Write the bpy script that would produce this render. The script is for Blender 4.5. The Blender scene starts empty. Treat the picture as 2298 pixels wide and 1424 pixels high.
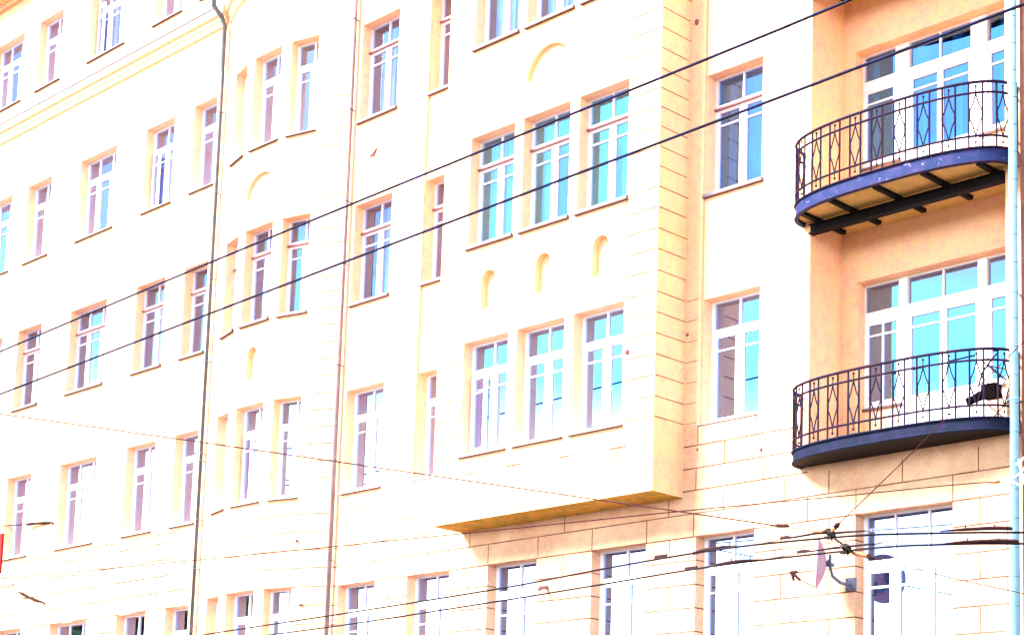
import bpy, math, random
from mathutils import Vector, Matrix
random.seed(7)
R_ = math.radians
S = bpy.context.scene

# ------------------------------------------------------------------ camera
# world: x along the street front, y into the building, z up; eye level is z = 0, the ground is z = -2.2
cam_d = bpy.data.cameras.new('camera'); cam = bpy.data.objects.new('camera', cam_d)
S.collection.objects.link(cam); S.camera = cam
FX = 3993.3
yaw, pit, rol = -0.79769, 0.13585, 0.03260
fw = Vector((math.sin(yaw)*math.cos(pit), math.cos(yaw)*math.cos(pit), math.sin(pit)))
rt0 = Vector((math.cos(yaw), -math.sin(yaw), 0)); up0 = rt0.cross(fw)
rt = rt0*math.cos(rol) + up0*math.sin(rol); up = -rt0*math.sin(rol) + up0*math.cos(rol)
cam.matrix_world = Matrix.Translation((0, -20, 0)) @ Matrix((rt, up, -fw)).transposed().to_4x4()
cam_d.sensor_width = 36; cam_d.lens = FX/2298*36
cam_d.shift_y = (1383.5-712)/2298
cam_d.clip_start = 0.1; cam_d.clip_end = 2000

# ------------------------------------------------------------------ sky, sun, exposure
SUN_EL, SUN_AZ = R_(42), R_(212)      # azimuth of the sun, clockwise from +y seen from above
w = bpy.data.worlds.new('World'); S.world = w; w.use_nodes = True
nt = w.node_tree; nt.nodes.clear()
N = nt.nodes.new
out = N('ShaderNodeOutputWorld'); bg = N('ShaderNodeBackground'); sky = N('ShaderNodeTexSky')
sky.sky_type = 'NISHITA'; sky.sun_disc = False; sky.sun_elevation = SUN_EL; sky.sun_rotation = SUN_AZ
sky.air_density = 1.0; sky.dust_density = 0.6; sky.ozone_density = 2.0
tc = N('ShaderNodeTexCoord'); sx = N('ShaderNodeSeparateXYZ')
nt.links.new(tc.outputs['Generated'], sx.inputs[0])
mp = N('ShaderNodeMapping'); mp.inputs['Scale'].default_value = (3, 3, 9)
nt.links.new(tc.outputs['Generated'], mp.inputs[0])
no = N('ShaderNodeTexNoise'); no.inputs['Scale'].default_value = 2.2; no.inputs['Detail'].default_value = 6
nt.links.new(mp.outputs[0], no.inputs['Vector'])
# cloud cover thins with elevation
mr = N('ShaderNodeMapRange'); mr.inputs[1].default_value = 0.20; mr.inputs[2].default_value = 0.36
mr.inputs[3].default_value = 1.0; mr.inputs[4].default_value = -0.12
nt.links.new(sx.outputs[2], mr.inputs[0])
nm = N('ShaderNodeMapRange'); nm.inputs[1].default_value = 0.42; nm.inputs[2].default_value = 0.62
nm.inputs[3].default_value = -0.10; nm.inputs[4].default_value = 0.3
nt.links.new(no.outputs['Fac'], nm.inputs[0])
ad = N('ShaderNodeMath'); ad.operation = 'ADD'; ad.use_clamp = True
nt.links.new(mr.outputs[0], ad.inputs[0]); nt.links.new(nm.outputs[0], ad.inputs[1])
mx = N('ShaderNodeMix'); mx.data_type = 'RGBA'
nt.links.new(ad.outputs[0], mx.inputs['Factor']); nt.links.new(sky.outputs[0], mx.inputs['A'])
cr_ = N('ShaderNodeValToRGB'); cr_.color_ramp.elements[0].position = 0.215; cr_.color_ramp.elements[0].color = (1, 1, 1, 1)
cr_.color_ramp.elements[1].position = 0.265; cr_.color_ramp.elements[1].color = (0.16, 0.64, 0.72, 1)
nt.links.new(sx.outputs[2], cr_.inputs[0])
vm_ = N('ShaderNodeVectorMath'); vm_.operation = 'SCALE'; vm_.inputs['Scale'].default_value = 25
nt.links.new(cr_.outputs[0], vm_.inputs[0]); nt.links.new(vm_.outputs[0], mx.inputs['B'])
nt.links.new(mx.outputs['Result'], bg.inputs[0]); bg.inputs[1].default_value = 0.055
nt.links.new(bg.outputs[0], out.inputs[0])

sd = bpy.data.lights.new('sun', 'SUN'); sd.energy = 4.7; sd.angle = R_(24); sd.color = (1, 0.95, 0.88)
so = bpy.data.objects.new('sun', sd); S.collection.objects.link(so)
sdir = Vector((math.sin(SUN_AZ)*math.cos(SUN_EL), math.cos(SUN_AZ)*math.cos(SUN_EL), math.sin(SUN_EL)))
so.rotation_euler = sdir.to_track_quat('Z', 'Y').to_euler(); so.location = (-20, -30, 40)

S.view_settings.view_transform = 'Standard'; S.view_settings.look = 'None'
S.view_settings.gamma = 1; S.view_settings.exposure = 2.55

# ------------------------------------------------------------------ materials
def mat(name, col, rough=0.8, metal=0.0, noise=None, bump=0.0, spec=None):
    m = bpy.data.materials.new(name); m.use_nodes = True
    t = m.node_tree; b = t.nodes['Principled BSDF']
    b.inputs['Roughness'].default_value = rough; b.inputs['Metallic'].default_value = metal
    if spec is not None: b.inputs['Specular IOR Level'].default_value = spec
    b.inputs['Base Color'].default_value = (*col, 1)
    if noise:
        # noise = list of (scale, colour2, lo, hi)
        co = t.nodes.new('ShaderNodeTexCoord'); prev = None
        for sc, c2, lo, hi in noise:
            n = t.nodes.new('ShaderNodeTexNoise'); n.inputs['Scale'].default_value = sc; n.inputs['Detail'].default_value = 5
            n.inputs['Roughness'].default_value = 0.65
            t.links.new(co.outputs['Object'], n.inputs['Vector'])
            r = t.nodes.new('ShaderNodeMapRange'); r.inputs[1].default_value = lo; r.inputs[2].default_value = hi
            t.links.new(n.outputs['Fac'], r.inputs[0])
            x = t.nodes.new('ShaderNodeMix'); x.data_type = 'RGBA'
            t.links.new(r.outputs[0], x.inputs['Factor'])
            if prev is None: x.inputs['A'].default_value = (*col, 1)
            else: t.links.new(prev.outputs['Result'], x.inputs['A'])
            x.inputs['B'].default_value = (*c2, 1); prev = x
        t.links.new(prev.outputs['Result'], b.inputs['Base Color'])
        if bump:
            bp = t.nodes.new('ShaderNodeBump'); bp.inputs['Strength'].default_value = bump; bp.inputs['Distance'].default_value = 0.02
            t.links.new(n.outputs['Fac'], bp.inputs['Height']); t.links.new(bp.outputs[0], b.inputs['Normal'])
    return m

def glass_mat(name, refl, trans, fac, wav=0.0, graze=(0.48, 0.52, 1.0)):
    m = bpy.data.materials.new(name); m.use_nodes = True
    t = m.node_tree; t.nodes.clear(); n = t.nodes.new
    o = n('ShaderNodeOutputMaterial'); mx = n('ShaderNodeMixShader'); g = n('ShaderNodeBsdfGlossy'); tr = n('ShaderNodeBsdfTransparent')
    g.inputs['Roughness'].default_value = 0.0
    # stronger, whiter mirroring at grazing angles
    lw = n('ShaderNodeLayerWeight'); lw.inputs['Blend'].default_value = 0.5
    mp_ = n('ShaderNodeMapRange'); mp_.inputs[1].default_value = 0.18; mp_.inputs[2].default_value = 0.55
    cm = n('ShaderNodeMix'); cm.data_type = 'RGBA'; cm.inputs['A'].default_value = (*refl, 1); cm.inputs['B'].default_value = (*graze, 1)
    t.links.new(lw.outputs['Facing'], mp_.inputs[0]); t.links.new(mp_.outputs[0], cm.inputs['Factor']); t.links.new(cm.outputs['Result'], g.inputs['Color'])
    tr.inputs['Color'].default_value = (*trans, 1); mx.inputs[0].default_value = fac
    t.links.new(tr.outputs[0], mx.inputs[1]); t.links.new(g.outputs[0], mx.inputs[2]); t.links.new(mx.outputs[0], o.inputs[0])
    if wav:
        co = n('ShaderNodeTexCoord'); no = n('ShaderNodeTexNoise'); no.inputs['Scale'].default_value = 2.5; no.inputs['Detail'].default_value = 1
        t.links.new(co.outputs['Object'], no.inputs['Vector'])
        bp = n('ShaderNodeBump'); bp.inputs['Strength'].default_value = wav; bp.inputs['Distance'].default_value = 0.05
        t.links.new(no.outputs['Fac'], bp.inputs['Height']); t.links.new(bp.outputs[0], g.inputs['Normal'])
    return m

M = {}
M['stucco'] = mat('stucco', (0.82, 0.495, 0.27), 0.9, noise=[(0.6, (0.82, 0.51, 0.33), .35, .65), (7, (0.82, 0.40, 0.30), .45, .66), (21, (0.82, 0.57, 0.22), .52, .68)], bump=0.25, spec=0.2)
M['ashlar'] = mat('ashlar', (0.66, 0.42, 0.275), 0.85, noise=[(0.9, (0.52, 0.30, 0.19), .42, .60), (5, (0.60, 0.30, 0.22), .50, .68), (13, (0.60, 0.42, 0.20), .52, .68), (34, (0.34, 0.18, 0.15), .57, .70)], bump=0.15, spec=0.2)
M['underside'] = mat('painted_shade_soffit', (0.46, 0.25, 0.05), 0.95, noise=[(6, (0.26, 0.20, 0.04), .45, .58), (11, (0.52, 0.15, 0.05), .52, .64), (22, (0.16, 0.13, 0.03), .56, .68)], spec=0.05)  # shade under the box bay painted in as a darker, mottled render colour
M['joint'] = mat('mortar', (0.12, 0.04, 0.025), 1.0, noise=[(1.7, (0.28, 0.13, 0.09), .42, .6)], spec=0.0)
M['white'] = mat('white_paint', (0.80, 0.79, 0.80), 0.45)
M['oldwhite'] = mat('old_white_paint', (0.78, 0.66, 0.68), 0.6, noise=[(14, (0.66, 0.45, 0.42), .55, .75)])
M['sill'] = mat('sill_metal', (0.12, 0.11, 0.17), 0.6, 0.1)
M['sillold'] = mat('sill_old_metal', (0.12, 0.065, 0.06), 0.7, spec=0.1)
M['ledge'] = mat('dull_red', (0.22, 0.085, 0.10), 0.8, spec=0.1)  # dull red for old transom ledges, cracks and scars
M['iron'] = mat('wrought_iron', (0.008, 0.006, 0.024), 0.6, 0.0, noise=[(12, (0.045, 0.006, 0.006), .5, .7)], spec=0.08)
M['bandblue'] = mat('worn_blue_paint', (0.010, 0.020, 0.080), 0.7, noise=[(4, (0.030, 0.028, 0.10), .45, .65), (11, (0.20, 0.17, 0.30), .62, .70)], bump=0.2, spec=0.08)
M['banddark'] = mat('dark_blue_paint', (0.005, 0.009, 0.022), 0.7, noise=[(6, (0.016, 0.012, 0.055), .45, .7)], spec=0.06)
M['black'] = mat('dark_steel', (0.006, 0.005, 0.008), 0.7, noise=[(8, (0.012, 0.008, 0.004), .45, .7)], spec=0.1)
M['slab'] = mat('slab_render', (0.55, 0.34, 0.13), 0.9, noise=[(5, (0.42, 0.30, 0.08), .4, .65), (14, (0.6, 0.26, 0.12), .55, .7)], spec=0.1)
M['zinc'] = mat('zinc', (0.20, 0.46, 0.62), 0.5, 0.1, noise=[(4, (0.14, 0.38, 0.58), .4, .7)])
M['pipeold'] = mat('old_pipe_paint', (0.14, 0.09, 0.10), 0.5, 0.0, noise=[(5, (0.24, 0.13, 0.14), .4, .7)])
M['pipegreen'] = mat('grey_pipe_paint', (0.045, 0.06, 0.07), 0.5, 0.0, noise=[(5, (0.10, 0.08, 0.10), .4, .7)], spec=0.2)
M['cable'] = mat('cable_rubber', (0.003, 0.003, 0.015), 0.6, noise=[(3, (0.003, 0.006, 0.05), .45, .6)], spec=0.08)
M['copper'] = mat('trolley_wire', (0.008, 0.003, 0.008), 0.6, spec=0.1)
M['thinwire'] = mat('steel_wire', (0.035, 0.008, 0.010), 0.7, spec=0.05)
M['rust'] = mat('rusty_steel', (0.035, 0.010, 0.007), 0.8, noise=[(30, (0.012, 0.008, 0.02), .45, .6)], spec=0.1)
M['insul'] = mat('porcelain', (0.50, 0.17, 0.06), 0.5)
M['dish'] = mat('dish_paint', (0.30, 0.17, 0.25), 0.5)
M['greym'] = mat('galvanised_bracket', (0.07, 0.08, 0.14), 0.6, 0.1)
M['curtain'] = mat('white_curtain', (0.80, 0.82, 0.85), 0.9, noise=[(3, (0.62, 0.68, 0.78), .4, .6)])
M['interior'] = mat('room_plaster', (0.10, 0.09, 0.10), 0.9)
M['redbrick'] = mat('red_brick', (0.26, 0.07, 0.06), 0.9, noise=[(6, (0.34, 0.12, 0.09), .4, .6)])
M['red'] = mat('red_enamel', (0.22, 0.0008, 0.003), 0.5, spec=0.1)
M['wood'] = mat('dark_housing', (0.004, 0.002, 0.003), 0.8, spec=0.03)
M['asphalt'] = mat('asphalt', (0.05, 0.05, 0.05), 0.9, noise=[(4, (0.07, 0.065, 0.06), .4, .6)])
M['paving'] = mat('paving', (0.06, 0.032, 0.015), 0.9, noise=[(2, (0.07, 0.04, 0.02), .4, .6)])
M['leaf'] = mat('foliage', (0.05, 0.11, 0.03), 0.7, noise=[(1.5, (0.10, 0.16, 0.03), .4, .6)])
M['bark'] = mat('bark', (0.09, 0.06, 0.04), 0.9)
M['cream'] = mat('cream_render', (0.6, 0.5, 0.38), 0.9)
M['glassnew'] = glass_mat('tinted_glass', (0.28, 0.42, 0.80), (0.35, 0.45, 0.55), 0.80)
M['glassold'] = glass_mat('old_glass', (0.28, 0.46, 0.88), (0.60, 0.74, 0.98), 0.55, 0.05, (0.52, 0.56, 1.0))
M['glassmid'] = glass_mat('light_blue_glass', (0.18, 0.78, 1.0), (0.40, 0.86, 1.0), 0.58, 0.03)
M['glassdeep'] = glass_mat('blue_glass', (0.12, 0.42, 1.0), (0.16, 0.55, 1.0), 0.60, 0.03)

# ------------------------------------------------------------------ mesh helpers
class MB:
    def __init__(s): s.v = []; s.f = []; s.m = []
    def quad(s, a, b, c, d, mi=0):
        i = len(s.v); s.v += [tuple(a), tuple(b), tuple(c), tuple(d)]; s.f.append((i, i+1, i+2, i+3)); s.m.append(mi)
    def poly(s, pts, mi=0):
        i = len(s.v); s.v += [tuple(p) for p in pts]; s.f.append(tuple(range(i, i+len(pts)))); s.m.append(mi)
    def box(s, x0, x1, y0, y1, z0, z1, mi=0, T=None):
        P = [Vector((x, y, z)) for x in (x0, x1) for y in (y0, y1) for z in (z0, z1)]
        if T: P = [T @ p for p in P]
        i = len(s.v); s.v += [tuple(p) for p in P]
        for f in ((0, 1, 3, 2), (4, 6, 7, 5), (0, 4, 5, 1), (2, 3, 7, 6), (0, 2, 6, 4), (1, 5, 7, 3)):
            s.f.append(tuple(i+k for k in f)); s.m.append(mi)
    def tube(s, pts, r, n=8, mi=0, cap=True):
        pts = [Vector(p) for p in pts]; rr = r if isinstance(r, (list, tuple)) else [r]*len(pts)
        base = len(s.v); ref = None
        for k, p in enumerate(pts):
            d = (pts[min(k+1, len(pts)-1)] - pts[max(k-1, 0)]).normalized()
            if ref is None: ref = Vector((0, 0, 1)) if abs(d.z) < 0.9 else Vector((1, 0, 0))
            a = d.cross(ref).normalized(); b = d.cross(a).normalized(); ref = -b if False else ref
            if abs(d.dot(ref)) > 0.98: ref = Vector((0, 1, 0)); a = d.cross(ref).normalized(); b = d.cross(a).normalized()
            for j in range(n):
                t = 2*math.pi*j/n
                s.v.append(tuple(p + (a*math.cos(t) + b*math.sin(t))*rr[k]))
        for k in range(len(pts)-1):
            for j in range(n):
                a0 = base+k*n+j; a1 = base+k*n+(j+1) % n
                s.f.append((a0, a1, a1+n, a0+n)); s.m.append(mi)
        if cap:
            s.f.append(tuple(base+j for j in range(n))[::-1]); s.m.append(mi)
            s.f.append(tuple(base+(len(pts)-1)*n+j for j in range(n))); s.m.append(mi)
    def ball(s, c, r, mi=0, n=8, sz=1.0):
        c = Vector(c); pts = []; rr = []
        for k in range(7):
            t = math.pi*(k+0.02)/6.04
            pts.append(c + Vector((0, 0, -math.cos(t)*r*sz))); rr.append(max(r*math.sin(t), 1e-4))
        s.tube(pts, rr, n, mi)
    def obj(s, name, mats, parent=None, smooth=False, T=None):
        me = bpy.data.meshes.new(name)
        me.from_pydata(s.v, [], s.f)
        if not isinstance(mats, (list, tuple)): mats = [mats]
        for m in mats: me.materials.append(m)
        for p, mi in zip(me.polygons, s.m): p.material_index = mi; p.use_smooth = smooth
        me.update()
        o = bpy.data.objects.new(name, me); S.collection.objects.link(o)
        if parent: o.parent = parent
        if T is not None: o.matrix_basis = T
        return o

def tag(o, label, cat, group=None, kind=None):
    o['label'] = label; o['category'] = cat
    if group: o['group'] = group
    if kind: o['kind'] = kind
    return o
def empty(name, loc=(0, 0, 0)):
    o = bpy.data.objects.new(name, None); o.location = loc; S.collection.objects.link(o); return o

# ------------------------------------------------------------------ setting
g = MB(); g.quad((-900, -900, -2.2), (900, -900, -2.2), (900, 900, -2.2), (-900, 900, -2.2))
g.obj('ground', M['paving'])['kind'] = 'structure'
g = MB(); g.box(-300, 300, -17, -5, -2.4, -2.19); g.obj('road', M['asphalt'])['kind'] = 'structure'
g = MB(); g.box(-300, 300, -5, -0.02, -2.4, -2.06); g.box(-300, 300, -24, -17, -2.4, -2.06)
g.obj('pavement', M['paving'])['kind'] = 'structure'

# ------------------------------------------------------------------ the building
B = empty('apartment_building', (-20, 0, -2.2))
tag(B, 'long cream corner apartment block with bow bay, box bay and recessed balconies filling the photo', 'building')
TB = Matrix.Translation((20, 0, 2.2))          # parts are modelled in world coordinates and hang under B

def wall(mb, path, z0, z1, openings=(), depth=0.2, mi=0, step=None):
    """path: plan points, openings: (segment, s0, s1, za, zb[, arch]); s measured along the segment"""
    for k in range(len(path)-1):
        p = Vector((*path[k], 0)); q = Vector((*path[k+1], 0)); L = (q-p).length; d = (q-p)/L; n = Vector((-d.y, d.x, 0))
        ops = [o for o in openings if o[0] == k]
        ss = sorted({0.0, L, *[o[1] for o in ops], *[o[2] for o in ops]})
        zz = sorted({z0, z1, *[o[3] for o in ops if z0 < o[3] < z1], *[o[4] for o in ops if z0 < o[4] < z1]})
        W = lambda s_, z_, y_=0: p + d*s_ + n*y_ + Vector((0, 0, z_))
        for a, b in zip(ss, ss[1:]):
            for c, e in zip(zz, zz[1:]):
                if any(o[1] <= (a+b)/2 <= o[2] and o[3] <= (c+e)/2 <= o[4] for o in ops): continue
                mb.quad(W(a, c), W(b, c), W(b, e), W(a, e), mi)
        for o in ops:
            _, a, b, c, e = o[:5]; c2, e2 = max(c, z0), min(e, z1); D = depth
            if len(o) > 5:                       # arched blind niche
                kind, D = o[5], o[6]; r = (b-a)/2; cx = (a+b)/2; sp = e-r if kind == 'arch' else c
                arc = [(cx + r*math.cos(math.pi - math.pi*i/16), sp + (r if kind == 'arch' else (e-c))*math.sin(math.pi*i/16)) for i in range(17)]
                for i in range(16):
                    (s1, h1), (s2, h2) = arc[i], arc[i+1]
                    mb.quad(W(s1, h1), W(s2, h2), W(s2, e), W(s1, e), mi)
                    mb.quad(W(s1, h1), W(s1, h1, D), W(s2, h2, D), W(s2, h2), mi)
                outline = [(a, c)] + arc + [(b, c)] if kind == 'arch' else arc
                mb.poly([W(s_, h_, D) for s_, h_ in outline][::-1], mi)
                if kind == 'arch':
                    mb.quad(W(a, c), W(a, c, D), W(a, sp, D), W(a, sp), mi); mb.quad(W(b, c), W(b, sp), W(b, sp, D), W(b, c, D), mi)
                mb.quad(W(a, c), W(b, c), W(b, c, D), W(a, c, D), mi)
                continue
            mb.quad(W(a, c2), W(a, c2, D), W(a, e2, D), W(a, e2), mi)
            mb.quad(W(b, c2), W(b, e2), W(b, e2, D), W(b, c2, D), mi)
            if e <= z1: mb.quad(W(a, e), W(a, e, D), W(b, e, D), W(b, e), mi)
            if c >= z0: mb.quad(W(a, c), W(b, c), W(b, c, D), W(a, c, D), mi)

LV = {5: (17.96, 19.72), 4: (13.65, 15.56), 3: (10.10, 12.00), 2: (6.53, 8.45), 1: (2.55, 4.84)}
ZS = 6.53                                        # top of the jointed stone zone
cols = {'s1': [(-39.75, -38.25), (-37.52, -36.42), (-35.15, -33.62), (-32.43, -31.33), (-30.60, -29.77)],
        's3': [(-25.05, -23.98)]}
wins = []                                        # (x0, x1, z0, z1, style, path point, direction)
# main wall, upper storeys: shallow stepped panels beside the bays
up_path = [(-46, 0), (-29.4, 0)]
ops = []
for c in cols['s1']:
    for l in (2, 3, 4, 5):
        ops.append((0, c[0]+46, c[1]+46, *LV[l]))
mw = MB()
wall(mw, [(-46, 0), (-29.4, 0)], ZS, 21, ops)
# between bow and box bay
seg = [(-25.26, 0), (-23.11, 0), (-23.11, .045), (-21.77, .045)]
ops = [(0, -25.05+25.26, -23.98+25.26, *LV[l]) for l in (2, 3, 4, 5)] + [(2, 0.01, 1.06, *LV[l]) for l in (2, 3, 4, 5)]
wall(mw, seg, ZS, 21, ops)
seg = [(-16.93, 0), (-16.65, 0), (-16.65, .045), (-15.2, .045), (-15.2, 0), (-14.65, 0)]
ops = [(2, 0.02, 1.08, *LV[l]) for l in (2, 3, 4, 5)]
wall(mw, seg, ZS, 21, ops)
wall(mw, [(-11.54, 0), (-11.31, 0)], ZS, 21)

# stone zone
bw = MB()
D1 = [(-39.75, -38.25), (-37.52, -36.42), (-35.15, -33.62), (-32.43, -31.33), (-30.60, -29.77)]
ops = [(0, a+46, b+46, *LV[1]) for a, b in D1]
bwl = MB(); wall(bwl, [(-46, 0), (-29.4, 0)], -2.2, ZS, ops)
D3 = [(-25.05, -24.0), (-23.14, -22.05), (-21.11, -19.97), (-18.76, -17.64), (-16.66, -15.58), (-13.85, -12.33)]
ops = [(0, a+25.26, b+25.26, (LV[1][0] if i < 5 else 2.2), LV[1][1]) for i, (a, b) in enumerate(D3)]
# the loggia mouth cuts the wall above 5.6
wall(bw, [(-25.26, 0), (-21.9, 0)], -2.2, 5.6, [o for o in ops if o[2] < 3.4], mi=2)
wall(bw, [(-21.9, 0), (-11.31, 0)], -2.2, 5.6, [(0, o[1]-3.36, o[2]-3.36, o[3], o[4]) for o in ops if o[1] > 3.36])
wall(bw, [(-25.26, 0), (-21.76, 0)], 5.6, ZS, mi=2)
wall(bw, [(-16.93, 0), (-14.65, 0)], 5.6, ZS)
wall(bw, [(-11.54, 0), (-11.31, 0)], 5.6, ZS)
bw.quad((-23.11, 0, ZS), (-21.77, 0, ZS), (-21.77, .045, ZS), (-23.11, .045, ZS))
bw.quad((-16.65, 0, ZS), (-15.2, 0, ZS), (-15.2, .045, ZS), (-16.65, .045, ZS))

# bow bay
def bowy(x):
    R = 4.28; return min(0, -(math.sqrt(max(R*R-(x+27.33)**2, 0))-(R-.55)))
bx = [-29.42, -28.74, -27.97, -27.82, -26.84, -26.69, -25.92, -25.55, -25.24]
bow = [(x, bowy(x)) for x in bx]; bow[0] = (-29.42, 0); bow[-1] = (-25.24, 0)
ops = []
for l in (1, 2, 3, 4, 5):
    for sgi, a, b in ((1, .08, .70), (3, .06, .94), (5, .07, .74)): ops.append((sgi, a, b, *LV[l]))
ops.append((3, .0001, .98, 12.62, 13.10, 'semi', .07)); ops.append((3, .33, .63, 8.96, 9.60, 'arch', .11))
bb = MB(); wall(bb, bow, -2.2, 21, ops); 

# box bay
box = [(-21.77, 0.05), (-21.77, -.7), (-16.93, -.7), (-16.93, 0.0)]
BW = [(-21.13, -20.08), (-19.88, -18.82), (-18.62, -17.57)]
ops = []
for l in (2, 3, 4, 5):
    for a, b in BW: ops.append((1, a+21.77, b+21.77, *((LV[l][0]-.05, LV[l][1]) if l == 4 else LV[l])))
for a, b in ((-20.76, -20.43), (-19.51, -19.17), (-18.26, -17.92)): ops.append((1, a+21.77, b+21.77, 8.96, 9.60, 'arch', .12))
ops.append((1, -19.85+21.77, -18.82+21.77, 12.60, 13.12, 'semi', .08))
kb = MB(); wall(kb, box, 5.44, 21, ops)
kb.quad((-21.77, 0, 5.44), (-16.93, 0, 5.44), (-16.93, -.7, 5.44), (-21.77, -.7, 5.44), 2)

# loggia (recess with the balconies)
lg = MB()
gl = [(-14.65, 0), (-14.65, .8), (-11.54, .8), (-11.54, 0)]
ops = [(1, .25, 2.86, 5.72, 8.43), (1, .20, 2.88, 9.36, 11.96), (1, .20, 2.88, 12.93, 15.5)]
wall(lg, gl, 5.6, 21, ops)
lg.quad((-14.65, 0, 5.6), (-11.54, 0, 5.6), (-11.54, .8, 5.6), (-14.65, .8, 5.6))
lg.obj('loggia', M['stucco'], B, T=TB)

# dark rooms: closed shell behind the front
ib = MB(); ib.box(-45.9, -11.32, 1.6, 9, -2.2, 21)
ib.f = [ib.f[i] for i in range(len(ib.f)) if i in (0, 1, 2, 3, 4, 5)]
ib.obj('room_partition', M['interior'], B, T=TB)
rb = MB()
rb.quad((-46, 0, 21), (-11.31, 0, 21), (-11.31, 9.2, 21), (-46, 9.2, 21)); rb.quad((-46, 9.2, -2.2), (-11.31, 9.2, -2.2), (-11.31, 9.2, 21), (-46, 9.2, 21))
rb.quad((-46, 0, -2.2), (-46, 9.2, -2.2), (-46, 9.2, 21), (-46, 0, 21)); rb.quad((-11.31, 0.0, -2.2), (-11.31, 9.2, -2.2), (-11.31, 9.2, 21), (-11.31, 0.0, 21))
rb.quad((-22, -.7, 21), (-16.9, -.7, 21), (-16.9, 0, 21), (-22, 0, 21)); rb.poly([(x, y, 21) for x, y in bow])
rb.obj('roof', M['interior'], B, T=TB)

# cornice and eave
def run_profile(mb, path, prof):
    """prof: closed list of (outward, z); path followed with mitred offsets"""
    P = [Vector((*p, 0)) for p in path]; rings = []
    for k, p in enumerate(P):
        ds = []
        if k > 0: ds.append((P[k]-P[k-1]).normalized())
        if k < len(P)-1: ds.append((P[k+1]-P[k]).normalized())
        ns = [Vector((d.y, -d.x, 0)) for d in ds]; n = sum(ns, Vector()).normalized(); n = n/ max(n.dot(ns[0]), .3)
        rings.append([p + n*o + Vector((0, 0, z)) for o, z in prof])
    for a, b in zip(rings, rings[1:]):
        for i in range(len(prof)):
            j = (i+1) % len(prof); mb.quad(a[i], b[i], b[j], a[j])
    mb.poly(rings[0]); mb.poly(rings[-1][::-1])
prof = [(-.01, 17.00), (.055, 17.04), (.06, 17.13), (.09, 17.16), (.09, 17.24), (.14, 17.27), (.15, 17.28), (.15, 17.44), (-.01, 17.47)]
cn = MB(); run_profile(cn, [(-45.9, 0), (-29.55, 0)], prof)
run_profile(cn, [(-29.38, -.002)] + bow[1:-1] + [(-25.26, -.002)], prof)
cn.obj('cornice', M['stucco'], B, T=TB)
fl_ = MB(); run_profile(fl_, [(-45.9, 0), (-29.75, 0)], [(-.01, 17.475), (.165, 17.448), (.17, 17.465), (-.01, 17.50)]); fl_.obj('flashing', M['sill'], B, T=TB)
ev = MB(); run_profile(ev, [(-45.9, 0), (-29.45, 0)], [(-.01, 20.62), (.10, 20.62), (.12, 20.72), (.5, 20.9), (.5, 21.1), (-.01, 21.1)])
x = -45.8
while x < -29.6:
    ev.box(x, x+.10, -.42, -.08, 20.70, 20.82); x += .2
ev.obj('eave_cornice', M['stucco'], B, T=TB)

# mortar joints: thin raised brown lines
def jw(x, y, z):                                # the wall mesh a joint belongs to
    if y < -.5: return kb
    if z > ZS-.02: return mw
    return bwl if x < -29 else bw
def jh(x0, x1, z, y=0.0, t=.011, p=.004): jw(x0, y, z).box(x0, x1, y-p, y+.01, z-t/2, z+t/2, 1)
def jv(x, z0, z1, y=0.0, t=.013, p=.004): jw(x, y, z0).box(x-t/2, x+t/2, y-p, y+.01, z0, z1, 1)
low = [3.07, 3.42, 3.77, 4.12, 4.48, 4.83, 5.18]
def openings_at(z, lst, zz): return [(a, b) for a, b in lst if zz[0] < z < zz[1]-.012]
def hline(x0, x1, z, holes, y=0.0, t=.017):
    cur = x0
    for a, b in sorted(holes):
        if b <= cur or a >= x1: continue
        if a > cur: jh(cur, a, z, y, t)
        cur = max(cur, b)
    if cur < x1: jh(cur, x1, z, y, t)
for z in low: hline(-25.26, -11.5, z, D3 if z < 4.83 else [])
for z, xs in {5.18: (-16.71, -15.59, -14.65, -13.84, -12.33, -17.63, -18.76, -19.95, -21.11, -22.06), }.items():
    for x in xs: jv(x, 4.83, 5.18)
for x in (-16.15, -17.2, -19.37, -21.57, -15.05, -14.29, -13.1, -11.95): jv(x, 5.18, 5.5)
for k, z in enumerate(low[:-2]):
    z2 = low[k+1]
    if k % 2 == 0:
        for x in (-14.28, -11.93, -17.17, -19.38, -21.57, -15.1, -23.6): jv(x, z, z2)
    else:
        for x in (-14.68, -11.54, -15.2): jv(x, z, z2, t=.008)
hline(-16.93, -14.65, 5.53, []); hline(-16.93, -14.9, 5.865, []); hline(-16.93, -14.75, 6.21, [])
hline(-25.2, -22.0, 5.53, [], t=.014); hline(-25.0, -22.0, 5.865, [], t=.014); hline(-24.8, -22.0, 6.2, [], t=.014)
jv(-16.66, 6.21, 6.52); jv(-15.59, 6.21, 6.52); jv(-16.15, 5.865, 6.21); jv(-16.68, 5.53, 5.865)
jv(-15.45, 5.53, 5.865)
for z in low:                                   # the courses turn into the left jambs
    for a, b in D3:
        if z < (4.83 if a > -22 else 0): bw.box(a-.002, a+.004, .0, .198, z-.008, z+.008, 1)
# S1 courses, faint and broken
for z in (4.85, 5.19, 5.53, 5.87, 6.21, 6.4, 4.5, 4.15, 3.8):
    xx = -39.5
    while xx < -30.0:
        l_ = random.uniform(.6, 2.4); a, b = xx, min(xx+l_, -29.9)
        hs = D1 if z < 4.84 else []
        hline(a, b, z, hs, t=.024); xx = b + random.uniform(.1, .9)
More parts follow.
